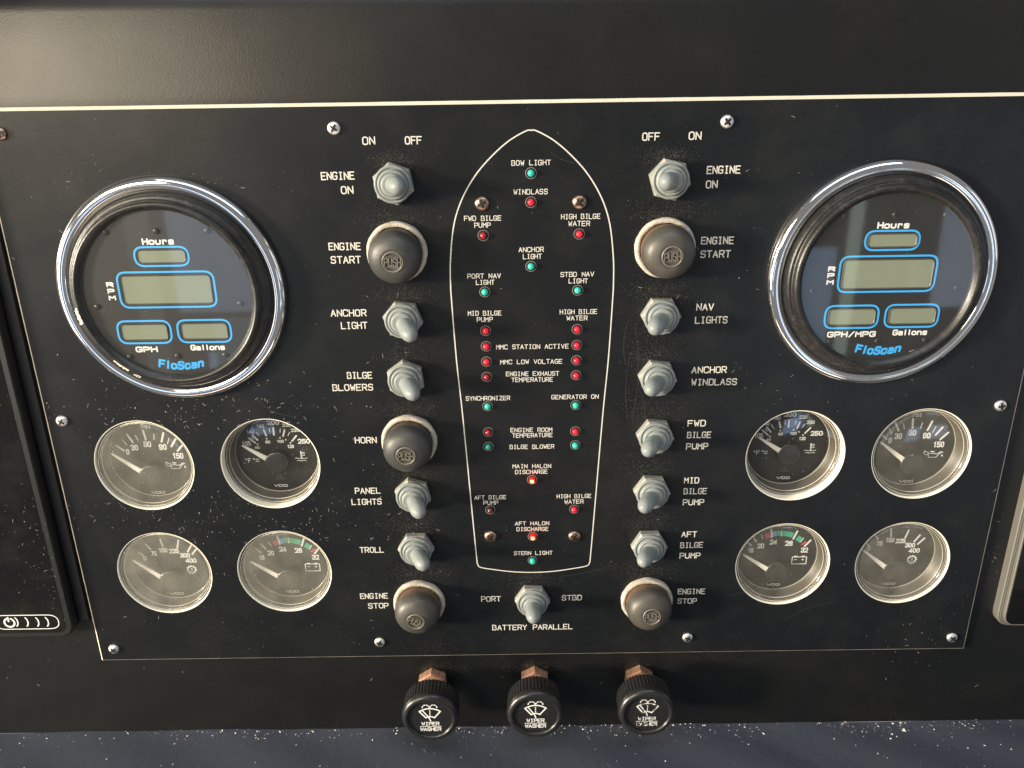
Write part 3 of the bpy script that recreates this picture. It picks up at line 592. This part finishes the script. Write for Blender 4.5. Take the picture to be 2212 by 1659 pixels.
for bx, by, kx, ky, lab, rz in KN:
    x, y = at(bx, by+8, 3.0); qx, qy = at(kx, ky, 25.3)
    t = thing("pull_knob", qx, qy, -3, lab, "knob", "wiper washer pull knobs")
    dx, dy = x-qx, y-qy
    dx *= 0.9; dy *= 0.9
    o = part("hex_nut", nut_mesh, M["copper"], t, key="k_nut"); o.location = (dx*MM, dy*MM, 0); o.rotation_euler = (0,0,rz)
    part("stem", MB().tube([(dx,dy,0),(dx,dy,7.5),(0,0,14)], [5.4,5.4,5.4], 24), M["stem"], t)
    part("knob_body", knob_body, M["knob"], t, key="k_body")
    o = part("label_disc", lambda: MB().disc(13.1, 28.3, 64), M["knob"], t, key="k_disc")
    ic = part("printed_icon", icon_mesh, M["worn"] if "worn" in lab else M["white"], o, key="k_iconw" if "worn" in lab else "k_icon")

# ------------------------------------------------------------------ large round engine meters
def chrome_mesh():
    P = [(58.6, -0.1), (58.95, 0.8)]+[(55.2+3.8*math.cos(math.radians(a)), 1.6+3.9*math.sin(math.radians(a))) for a in range(5, 180, 9)]
    return MB().lathe([p for p in P if p[0] > 51.4 and (p[1] > 3.3 or p[0] > 55)]+[(51.4, 3.2)], 160)
def bezel_mesh():
    return MB().lathe([(51.5,3.4),(51.0,4.2),(50.6,6.2),(49.9,7.6),(49.2,8.0),(48.5,7.9),(48.0,8.4),(47.7,9.6),(47.1,10.6),(46.2,11.2),(45.4,11.1),(44.8,10.6),(43.8,9.6),(43.2,9.0),(43.0,8.0)], 128)
BOX = [(-14.1,14.6,14.1,25.2,2.0),(-25.1,-6.9,25.1,12.5,2.3),(-29.6,-26.1,-1.0,-13.1,2.3),(1.6,-26.0,30.2,-13.0,2.3)]
def boxes_mesh():
    mb = MB()
    for x0, y0, x1, y1, _ in BOX: mb.ribbon(rrect(x0+.5, y0+.5, x1-.5, y1-.5, 3.6), 1.0, 8.06, True)
    return mb
def lcd(b):
    mb = MB(); x0, y0, x1, y1, i = b; P = rrect(x0+i, y0+i, x1-i, y1-i, 1.6); mb.add([(x, y, 8.08) for x, y in P], [tuple(range(len(P)))]); return mb
def lcd_frame(b):
    mb = MB(); x0, y0, x1, y1, i = b
    A1 = rrect(x0+i-.3, y0+i-.3, x1-i+.3, y1-i+.3, 1.9); B1 = rrect(x0+i-.1, y0+i-.1, x1-i+.1, y1-i+.1, 1.8); C1 = rrect(x0+i+.35, y0+i+.35, x1-i-.35, y1-i-.35, 1.4)
    n = len(A1); vs = [(x, y, 8.04) for x, y in A1]+[(x, y, 8.55) for x, y in B1]+[(x, y, 8.10) for x, y in C1]
    mb.add(vs, [(l*n+k, l*n+(k+1) % n, (l+1)*n+(k+1) % n, (l+1)*n+k) for l in range(2) for k in range(n)]); return mb
M["lcdframe"] = mat("lcd_window_edge", (0.07,0.065,0.05), 0.4)
def meter(x, y, left, lab):
    t = thing("engine_meter", x, y, 0, lab, "gauge", "large chrome-ringed engine meters")
    part("chrome_ring", chrome_mesh, M["chrome"], t, key="m_chrome")
    bz = part("bezel", bezel_mesh, M["bezel"], t, key="m_bezel")
    fc = part("dial_face", lambda: MB().disc(43.3, 8.0, 96), M["face"], t, key="m_face")
    part("blue_boxes", boxes_mesh, M["blue"], fc, key="m_boxes")
    for i, b in enumerate(BOX):
        o = part("lcd_display", lcd(b), M["lcd"], t); part("window_edge", lcd_frame(b), M["lcdframe"], o)
    mb = MB(); z = 8.05
    text(mb, "Hours", -8.6, 7.6, 25.8, 3.4, 0.80, z, adv=5.5)
    if left: text(mb, "GPH", -21.6, -10.0, -30.6, 3.2, 0.80, z, adv=5.5)
    else:
        text(mb, "GPH/MPG", -26.8, -1.4, -30.6, 3.2, 0.74, z, adv=5.5)
        text(mb, "7000 110 000", 17.5, 25.0, -39.6, 0.7, 0.14, z, slope=0.40)
    text(mb, "Gallons", 7.3, 25.5, -30.0, 3.2, 0.74, z, adv=5.5)
    for ch, yy in (("R", 4.5), ("P", 1.1), ("M", -2.4)): text(mb, ch, -30.5, -26.8, yy, 2.6, 0.7, z)
    part("white_lettering", mb, M["white"], fc)
    fm = MB(); text(fm, "FloScan", -11.2, 13.0, -40.6, 4.9, 1.15, z, adv=5.7, skew=0.18, warp=lambda X: 0.011*(X-1)**2)
    part("blue_lettering", fm, M["blue"], fc)
    for sx, sy in ((-25.9,32.4),(-.5,32.7),(24.9,32.4),(-37.2,-5.6),(36.6,-5.0),(-25.2,-32.9),(0,-32.9),(24.9,-32.7)):
        o = part("face_screw", lambda: screw_head(1.55), M["bezel"], t, key="m_scr"); o.location = (sx*MM, sy*MM, 8.0*MM); o.rotation_euler = (0,0,random.uniform(0,1.5))
        part("cross_recess", lambda: cross(1.55), M["dark"], o, key="m_crs")
    part("glass", lambda: MB().disc(43.6, 9.35, 96), G_FLO, t, key="m_glass")
    return t, bz
mL, bzL = meter(-175.6, 54.3, True, "large chrome-ringed meter on the left, reading GPH, with chipped white paint on its bezel")
mR, bzR = meter(191.9, 57.0, False, "large chrome-ringed meter on the right, reading GPH/MPG")
for a0, a1, r in ((187, 197, 46.9), (226, 236, 48.4), (240, 244.5, 49.3)):
    n = int((a1-a0)*3); mb = MB()
    for k in range(n):
        a = math.radians(a0+(a1-a0)*k/n); rr = r+random.uniform(-.5, .5); s = random.uniform(.35, .75) if a1 < 240 else .3
        z = 11.6 if r < 47.6 else 8.35
        P = [(rr*math.cos(a)+s*random.uniform(.7,1.2)*math.cos(q*PI/3), rr*math.sin(a)+s*random.uniform(.7,1.2)*math.sin(q*PI/3)) for q in range(6)]
        mb.add([(p[0], p[1], z+0.013*k) for p in P], [(0,1,2,3,4,5)])
    part("worn_paint_patch", mb, M["core"], bzL, label="worn patch of white paint")

# ------------------------------------------------------------------ small round gauges
def ticks(mb, L_, wd, z, sw=1.0):
    for (x0, y0, x1, y1, *r) in L_: mb.ribbon([(x0, y0), (x1, y1)], (r[0] if r else wd), z)
def dial_print(kind):
    w_ = MB(); extra = []; z = 0.05
    if kind == 'psi':
        ticks(w_, [(-19.4,8.2,-15.6,4.9),(-12,15.1,-9.5,10.1),(-2.4,17.2,-1.8,11.5),(8.9,15.6,7.0,10.1),(15.4,11.8,12.2,7.1),(19.2,8.5,15.3,4.2)], 1.15, z)
        ticks(w_, [(-15.2,11.6,-13.2,8.3),(-7.4,14.5,-6.4,11.2),(3.4,14.9,2.9,11.5),(11.5,12.2,10.2,8.7)], 0.5, z)
        for s, a, b, y in (("0",-14.6,-12.4,2.2),("30",-11.3,-6.9,4.8),("60",-3.7,.9,6.8),("90",4.8,9.5,4.9),("150",11.7,18.2,-.8)): text(w_, s, a, b, y, 3.7, 0.72, z, adv=5.4)
        text(w_, "PSI", -3.0, 2.6, 18.5, 2.4, 0.5, z)
        w_.ribbon([(10,-3.8),(10.2,-7.0),(14.6,-7.1),(16.6,-4.4),(18.2,-3.9),(17.0,-3.5),(14.8,-5.0),(12.5,-4.6),(10,-4.6)], 0.42, z)
        w_.ribbon([(7.4,-3.0),(9.8,-4.0),(9.4,-5.6),(7.2,-4.6)], 0.4, z+.02, True); w_.ribbon([(11.0,-3.3),(13.2,-3.4)], .5, z); w_.ribbon([(12.1,-3.5),(12.1,-4.5)], .5, z+.02)
        w_.disc(0.55, z, 12, (18.0,-6.0))
    if kind == 'temp':
        ticks(w_, [(-15.2,10,-12,7.1),(-12.9,11.9,-10.4,8.8),(-6.1,15.2,-5.1,11.6),(-.5,16.2,-.6,11.9),(5.8,14.8,4.6,11),(12.2,11.1,9.5,7.9)], 0.95, z)
        ticks(w_, [(-13.7,10.9,-12.5,9.4),(-10.5,13.6,-9.2,11.4),(-2.8,16.1,-2.6,13.6),(3.5,15.6,3.1,13.4),(8.7,13.5,7.5,11.4)], 0.45, z)
        for a, b in ((-10.7,6.1),(-5,9.6),(2.7,10),(5.9,8.7),(8.4,6.7)): w_.disc(0.6, z, 4, (a, b))
        for s, a, b, y, c in (("105",-19.9,-14.4,5.2,3.0),("140",-16.2,-11.5,13,2.1),("180",-10.2,-5.5,16.4,2.1),("200",-3.9,3.4,18.2,2.7),("220",4.8,9.8,16.8,2.2),("230",9.4,14.3,13.5,2.2),("250",12.6,19.8,6.1,3.0),
                              ("40",-12.8,-9.8,3.1,1.8),("80",-6.1,-3.2,6.6,1.8),("100",.6,4.7,6.8,1.9),("120",6.2,10.2,3.4,2.1)):
            text(w_, s, a, b, y, c, 0.60 if c > 2.5 else 0.42, z, adv=5.2)
        text(w_, "F", -17.6, -15.7, -5.6, 2.9, .42, z); text(w_, "C", -13.0, -11.0, -5.0, 1.9, .35, z)
        for a, b in ((-18.7,-3.4),(-14.0,-3.2)): w_.ribbon([(a+.5*math.cos(k*PI/4), b+.5*math.sin(k*PI/4)) for k in range(8)], .25, z, True)
        w_.ribbon([(13.7,1.0),(13.9,-3.4)], .8, z)
        for k in range(3): w_.ribbon([(14.2,.6-k*1.0),(15.8,.6-k*1.0)], .38, z+.02)
        for q, yy in ((0,-3.2),(1,-4.7)): w_.ribbon([(10.2+q*.9+i*.75, yy+.22*math.sin(i*1.5)) for i in range(10 if q == 0 else 8)], .4, z+.03)
        e = MB(); e.ribbon([(-2.4,-16.3),(2.2,-16.4),(-.1,-13.4)], .28, z, True); e.ribbon([(-.1,-14.5),(-.1,-15.6)], .28, z); extra.append(("triangle_mark", e, M["dsilver"]))
    if kind == 'volt':
        ticks(w_, [(-19.2,9.8,-16.3,6.8),(-15.8,12.9,-13.4,9.5),(-5.2,17.8,-4.3,12.7),(10.6,16.2,8.7,11.1),(19.3,9.8,16.1,5.8)], 1.15, z+.03)
        ticks(w_, [(-10.9,14.3,-9.6,11.3),(1.2,16.7,1.2,13.1),(14.9,11.4,13.2,8.7)], 0.5, z+.03)
        for s, a, b, y in (("18",-18.1,-14.5,1.7),("20",-12.6,-8.3,4.7),("24",-5.3,-.7,7.2),("28",4.1,8.8,6.2),("32",14,18.6,1.3)): text(w_, s, a, b, y, 3.5, 0.7, z, adv=5.2)
        text(w_, "VOLT", -4.5, 3.0, 19.3, 2.2, .5, z)
        w_.ribbon([(9.5,-1.7),(18.2,-1.7),(18.2,-6.6),(9.5,-6.6)], .5, z, True); w_.ribbon([(10.8,-1.2),(12.3,-1.2)], .6, z+.02); w_.ribbon([(15.3,-1.2),(16.8,-1.2)], .6, z+.02)
        w_.ribbon([(10.9,-3.6),(12.3,-3.6)], .35, z); w_.ribbon([(15.3,-3.6),(16.7,-3.6)], .35, z); w_.ribbon([(16,-2.9),(16,-4.3)], .35, z+.02)
        def arc(a0, a1, m, nm):
            e = MB(); P = []; c0 = (0.6, -4.3)
            for k in range(9):
                a = math.radians(a0+(a1-a0)*k/8); P.append((c0[0]+18.9*math.cos(a), c0[1]+18.9*math.sin(a)*1.02))
            n = len(P); vs = [(c0[0]+(p[0]-c0[0])*q, c0[1]+(p[1]-c0[1])*q, z) for q in (0.91, 1.09) for p in P]
            e.add(vs, [(i, i+1, n+i+1, n+i) for i in range(n-1)]); extra.append((nm, e, m))
        arc(118,109,M["vred"],"red_band"); arc(107.5,97,M["vblue"],"blue_band"); arc(96.5,66,M["vgreen"],"green_band"); arc(57,46,M["vgreen"],"green_band"); arc(41,37,M["vred"],"red_band")
    if kind == 'gear':
        ticks(w_, [(-19.3,8.4,-16.6,6.0),(-13.6,13.6,-11.3,10.2),(-4.4,17,-3.6,12),(6.4,16,5,11),(13.6,12.5,10.8,8.1),(16.7,10.4,13.3,6.4)], 1.1, z)
        for s, a, b, y in (("0",-16.9,-14.7,2.3),("75",-11.9,-7.9,5.6),("150",-6.7,-1.2,7.8),("225",-.5,5.7,7.1),("300",5.7,11.9,4.0),("400",8.5,15.3,.3)): text(w_, s, a, b, y, 3.2, 0.66, z, adv=5.2)
        w_.ribbon([(11.4+2.3*math.cos(k*PI/12), -4.5+2.3*math.sin(k*PI/12)) for k in range(24)], .7, z, True)
        for k in range(12): a = k*PI/6; w_.ribbon([(11.4+2.5*math.cos(a), -4.5+2.5*math.sin(a)), (11.4+3.05*math.cos(a), -4.5+3.05*math.sin(a))], .6, z+.02)
        w_.ribbon([(11.4,-3.4),(10.9,-4.4),(11.9,-4.4)], .25, z, True); w_.ribbon([(9.9,-5.3),(10.7,-5.6),(11.4,-5.2),(12.1,-5.6),(12.9,-5.3)], .3, z)
    y = {'psi': -23.2, 'temp': -21.5, 'volt': -22.0, 'gear': -22.3}[kind]
    text(w_, "VDO", -4.2, 3.8, y, 1.6, 0.38, z, adv=5.0)
    return w_, extra
PRT = {k: dial_print(k) for k in ('psi', 'temp', 'volt', 'gear')}
NDL = {'psi': ((-20.9,5.0),(-6.2,-6.4)), 'temp': ((-18.3,7.4),(-5.6,-1.1)), 'volt': ((-22.0,3.2),(-6.2,-7.6)), 'gear': ((-21.2,5.2),(-6.0,-7.0))}
HUB = {'psi': (-.8,-9.4), 'temp': (0,-3.9), 'volt': (-.8,-9.8), 'gear': (-.8,-9.6)}
def small_gauge(x, y, kind, hz, lab):
    t = thing("small_gauge", x, y, 0, lab, "gauge", "small round gauges in the panel")
    dz = 3.4 if kind == 'temp' else 0.0; dd = -10.8-dz; top = -1.5-dz
    part("hole_edge", lambda: MB().lathe([(27.95,0.03),(27.5,0.0),(27.25,-0.5),(27.1,top-0.4)], 96), M["core"], t, key=("hole", kind == 'temp'))
    part("clear_rim", lambda: MB().lathe([(26.6,top+0.28),(26.5,top+0.35),(25.9,top+0.3),(25.5,top-0.1),(25.3,top-0.9),(25.0,top-1.6)], 96), G_RIM, t, key=("rim", kind == 'temp'))
    part("seal_ring", lambda: MB().lathe([(27.15,top-0.5),(27.05,top-0.05),(26.75,top+0.12),(26.6,top+0.28)], 96), M["dark"], t, key=("seal", kind == 'temp'))
    part("inner_wall", lambda: MB().lathe([(26.8,top-0.9),(26.0,top-1.6),(25.6,top-3.0),(25.2,top-3.2),(25.1,top-5.2),(24.6,top-5.5),(24.4,dd+0.9),(23.9,dd+0.7),(23.7,dd)], 96), M["wall"], t, key=("wall", kind == 'temp'))
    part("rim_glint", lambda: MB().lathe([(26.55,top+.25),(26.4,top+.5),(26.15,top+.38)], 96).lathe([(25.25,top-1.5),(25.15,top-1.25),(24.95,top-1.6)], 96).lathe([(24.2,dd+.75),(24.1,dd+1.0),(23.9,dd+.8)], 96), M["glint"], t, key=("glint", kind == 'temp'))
    dl = part("dial", lambda: MB().disc(24.2, dd, 72), M["face"], t, key=("dial", kind == 'temp'))
    P, ex = PRT[kind]; z0 = dd*MM
    o = part("scale_print", P, M["white"], dl, key=("prt", kind)); o.location = (0, 0, z0)
    for nm, e, m in ex:
        o = part(nm, e, m, dl, key=("ex", kind, nm, id(e))); o.location = (0, 0, z0)
    (tx, ty), (bx, by) = NDL[kind]; hx, hy = HUB[kind]
    d = Vector((tx-bx, ty-by)).normalized(); n_ = Vector((-d.y, d.x)); zt = dd+3.6
    mb = MB(); bx2, by2 = bx-d.x*2.5, by-d.y*2.5
    mb.prism([(tx-n_.x*.5, ty-n_.y*.5), (bx2-n_.x*1.65, by2-n_.y*1.65), (bx2+n_.x*1.65, by2+n_.y*1.65), (tx+n_.x*.5, ty+n_.y*.5)][::-1], zt, zt+0.7, bottom=True)
    part("needle", mb, M["needle"], t, key=("ndl", kind))
    part("hub", lambda: MB().lathe([(7.0,dd),(6.9,dd+3.4),(6.6,dd+4.2),(6.0,dd+4.7),(5.2,dd+4.8),(0.01,dd+4.9)], 56, c=(hx,hy)), M["hub"], t, key=("hub", kind))
    part("lens", lambda: MB().lathe([(26.2,top),(25.8,top+.30),(25.0,top+.48),(23,top+.62),(20,top+.76),(16,top+.90),(12,top+1.0),(8,top+1.07),(4,top+1.11),(0.01,top+1.12)], 96), haze(hz), t, key=("lens", kind == 'temp', hz))
for (cx, cy, r), kind, hz, lab in zip(HOLES, ('psi','temp','temp','psi','gear','volt','volt','gear'), (.15,.02,.015,.085,.20,.165,.07,.12), (
  "hazy oil pressure gauge marked 30 to 150 in the left group of four gauges",
  "clear temperature gauge marked 105 to 250 in the left group of four gauges",
  "clear temperature gauge marked 105 to 250 in the right group of four gauges",
  "oil pressure gauge marked PSI in the right group of four gauges",
  "very hazy gear oil gauge marked 75 to 400 in the left group of gauges",
  "hazy volt gauge marked 18 to 32 in the left group of gauges",
  "clearer volt gauge with a green band in the right group of gauges",
  "gear oil gauge marked 75 to 400 in the right group of gauges")):
    small_gauge(cx, cy, kind, hz, lab)

# ------------------------------------------------------------------ displays on both sides
t = thing("marine_display", -330, 0, -3, "black glossy display at the left edge with a white power button symbol", "display")
def dispL():
    P = rrect(-470, -157.2, -267.2, 300, 7); return [(x+330, y) for x, y in P]
P = dispL(); part("housing", MB().prism(P, 0, 9.0, bev=1.0, inset=0.004), M["rim"], t)
Q = [(x+330, y) for x, y in rrect(-466, -153.6, -270.8, 296, 5)]
part("screen", MB().prism(Q, 8.9, 9.15), M["screen"], t)
mb = MB(); zc = 9.25
def q6(px, py): a, b = at(px, py, 6.2); return (a+330, b)
(x0, y0), (x1, y1) = q6(-8, 1359.5), q6(123, 1328)
mb.ribbon(rrect(x0, y0, x1, y1, (y1-y0)*0.49, 8), 0.55, zc, True)
cx, cy = q6(20.5, 1345); mb.ribbon([(cx+3.0*math.cos(a), cy+3.0*math.sin(a)) for a in [math.radians(115+310*k/22) for k in range(23)]], 1.15, zc); mb.ribbon([(cx-.3, cy+.9), (cx-.3, cy+3.6)], 1.0, zc+.02)
for px in (33, 55, 78, 99):
    a, b = q6(px, 1343.5); mb.ribbon([(a-.4+1.9*math.cos(math.radians(s)), b+3.3*math.sin(math.radians(s))) for s in range(-65, 66, 13)], 0.75, zc)
t.children[1]["label"] = "black glossy screen glass"
part("power_symbol", mb, M["white"], t)
part("shaded_gap_strip", MB().prism([(x+330, y) for x, y in [(-266.4,-151.5),(-260.6,-151.5),(-260.6,300),(-266.4,300)]], 0, 2.0, bev=.8, inset=.01), M["knob"], t)  # black strip put where the gap beside the panel lies in shadow
t = thing("marine_display", 380, 0, -3, "black display with a silver side frame cut off by the right edge", "display")
def pr(i, z0, z1, m, nm, bev=0):
    P = [(x-380, y) for x, y in rrect(292.6+i, -161+i, 520, 300, 7)]; part(nm, MB().prism(P, z0, z1, bev=bev, inset=.003), m, t)
pr(0, 0, 5.5, M["silver"], "outer_frame", .6); pr(1.2, 5.3, 6.2, M["dsilver"], "gasket"); pr(2.0, 6.0, 8.5, M["silver"], "inner_frame", .5)
P = [(x-380, y) for x, y in rrect(295.6, -157.6, 518, 298, 5)]; part("screen", MB().prism(P, 8.4, 8.75), M["screen"], t)

# ------------------------------------------------------------------ dust, lint and crumbs
def fleck(mb, x, y, z, s, up=(0,0,1)):
    n = random.choice((3, 4, 5)); a0 = random.uniform(0, 6.3); el = random.uniform(.3, 1); a1 = random.uniform(0, PI); P = []
    for k in range(n):
        a = a0+2*PI*k/n; u = s*math.cos(a)*random.uniform(.6, 1.1); v = s*el*math.sin(a)*random.uniform(.6, 1.1)
        P.append((u*math.cos(a1)-v*math.sin(a1), u*math.sin(a1)+v*math.cos(a1), random.uniform(0, s*.5)))
    return [(x+p[0], y+p[1], z+p[2]) for p in P]
def fibre(mb, x, y, z, ln, wd=.09):
    a = random.uniform(0, 2*PI); k = random.uniform(-1, 1)*1.6/ln; P = []
    for i in range(7): P.append((x, y)); x += ln/6*math.cos(a); y += ln/6*math.sin(a); a += k*ln/6
    mb.ribbon(P, wd, z+.1)
DST = MB(); FIB = MB(); GRM = MB()
def scatter(px, py, sx, sy, n, smin=.08, smax=.34, h=0.04, fib=.04, uni=False, to=None):
    for _ in range(int(n*(2.6 if to is not None else 1))):
        a, b = (random.uniform(px-sx, px+sx), random.uniform(py-sy, py+sy)) if uni else (random.gauss(px, sx), random.gauss(py, sy))
        if not (-30 < a < 2240 and 0 < b < 1570): continue
        x, y = at(a, b, h); s = smin+(smax-smin)*random.random()**3
        if any(math.hypot(x-c[0], y-c[1]) < c[2]+.6 for c in HOLES): continue
        if any(math.hypot(x-c[0], y-c[1]) < 59.5 for c in ((-175.6,54.3),(191.9,57.0))): continue
        if x < -267 and y > -157: hh = 6.2
        elif x < PX0 or x > PX1 or y > PY1 or y < PY0: hh = -2.95 if y < PY1+4 else 0.0
        else: hh = h
        if y > PY1: continue
        if random.random() < fib: fibre(FIB, x, y, hh, random.uniform(.8, 2.6))
        else: v = fleck(DST, x, y, hh, s); (to or DST).add(v, [tuple(range(len(v)))])
scatter(1100, 800, 1150, 620, 700, .06, .22, uni=True)
scatter(400, 890, 210, 45, 420, .08, .40, fib=.12); scatter(380, 1120, 240, 30, 420, .08, .36, fib=.10); scatter(480, 1000, 120, 160, 120, fib=.08)
scatter(600, 1130, 120, 40, 260); scatter(450, 1360, 250, 60, 220, .06, .25); scatter(70, 1150, 40, 170, 120); scatter(110, 1230, 20, 60, 90)
scatter(350, 395, 130, 14, 110, .06, .2); scatter(1900, 360, 120, 12, 70, .06, .2); scatter(1850, 860, 150, 30, 60); scatter(1650, 640, 90, 120, 60)
for bx, by, *_ in TOG:
    scatter(bx-3, by-50, 30, 14, 420, .06, .17, fib=0, to=GRM); scatter(bx, by+46, 42, 15, 200, .06, .16, fib=0, to=GRM); scatter(bx-3, by-48, 26, 8, 50, .05, .13, fib=.02)
for bx, by, *_ in BTN:
    scatter(bx-4, by-70, 38, 13, 480, .06, .17, fib=0, to=GRM); scatter(bx, by+88, 50, 14, 220, .06, .17, fib=0, to=GRM); scatter(bx-4, by-66, 30, 7, 60, .05, .13, fib=0)
scatter(1380, 800, 22, 160, 700, .06, .17, fib=0, to=GRM); scatter(1360, 1050, 60, 120, 500, .06, .17, fib=0, to=GRM); scatter(1150, 1230, 160, 120, 300, .05, .15, fib=.01)
scatter(1150, 1230, 200, 130, 900, .06, .17, fib=0, to=GRM); scatter(1300, 1480, 700, 50, 300, .05, .18)
for x in (930, 1155, 1385): scatter(x, 1450, 44, 9, 260, .06, .18, fib=0, to=GRM); scatter(x, 1452, 30, 6, 40, .06, .2, fib=0)
scatter(1470, 1425, 90, 6, 260, .06, .17, fib=0, to=GRM); scatter(1990, 1330, 60, 70, 110); scatter(2150, 1180, 14, 90, 160, .06, .2)
d = part("brown_grime", GRM, M["grime"], None); d["kind"] = "stuff"; d["label"] = "dull brown grime round the switches and buttons"
d = part("dust_flecks", DST, M["dust"], None); d["kind"] = "stuff"; d["label"] = "pale dust flecks scattered over the black panel"
d = part("lint_fibres", FIB, M["dust"], None); d["kind"] = "stuff"; d["label"] = "tiny pale lint fibres lying on the panel"
# lint lying on the recessed lenses of the left gauges and on the meter glass
LN = MB()
for (cx, cy, r), n, hh in zip(HOLES, (90, 40, 26, 26, 22, 22, 16, 22), (-.8,-4.6,-4.6,-.8,-.8,-.8,-.8,-.8)):
    for _ in range(n):
        a = random.uniform(0, 2*PI); rr = 22*math.sqrt(random.random()); v = fleck(LN, cx+rr*math.cos(a), cy+rr*math.sin(a), hh+.48-.62*(rr/24)**2, random.uniform(.08, .3)); LN.add(v, [tuple(range(len(v)))])
for cx, cy in ((-175.6,54.3),(191.9,57.0)):
    for _ in range(150):
        a = random.uniform(0, 2*PI); rr = 42*math.sqrt(random.random()); v = fleck(LN, cx+rr*math.cos(a), cy+rr*math.sin(a), 9.4, random.uniform(.05, .18)); LN.add(v, [tuple(range(len(v)))])
    for _ in range(160):
        a = random.uniform(0, 2*PI); rr = random.uniform(47.8, 50.6); v = fleck(LN, cx+rr*math.cos(a), cy+rr*math.sin(a), 8.6, random.uniform(.05, .2)); LN.add(v, [tuple(range(len(v)))])
d = part("dust_on_gauges", LN, M["dust"], None); d["kind"] = "stuff"; d["label"] = "pale specks lying on the gauge lenses"
CR = MB()
for _ in range(1500):
    x = random.uniform(-330, 330) if random.random() < .55 else random.gauss(random.choice((-190, -60, 60, 100, 232, 245)), 28)
    h = -2.5+abs(random.gauss(0, 5)) if random.random() < .7 else random.uniform(0, 60)
    s = .12+.85*random.random()**4
    if abs(x-238) < 30 and random.random() < .3: s *= 1.6
    y = -238.75 - 0.00055*max(h-40, 0)**2 + 0.5*math.sin(x*0.021+h*0.05)+0.35*math.sin(x*0.067-h*0.11+1.3)+0.4*math.exp(-((h+3)/5)**2)
    q = [(x+s*random.uniform(-1,1), y+s*random.uniform(0,.7), h+s*random.uniform(-1,1)) for _ in range(4)]
    CR.add(q, [(0,1,2),(0,2,3),(0,3,1),(1,3,2)])
d = part("shelf_crumbs", CR, M["crumb"], None); d["kind"] = "stuff"; d["label"] = "white crumbs strewn along the back of the blue-grey shelf"
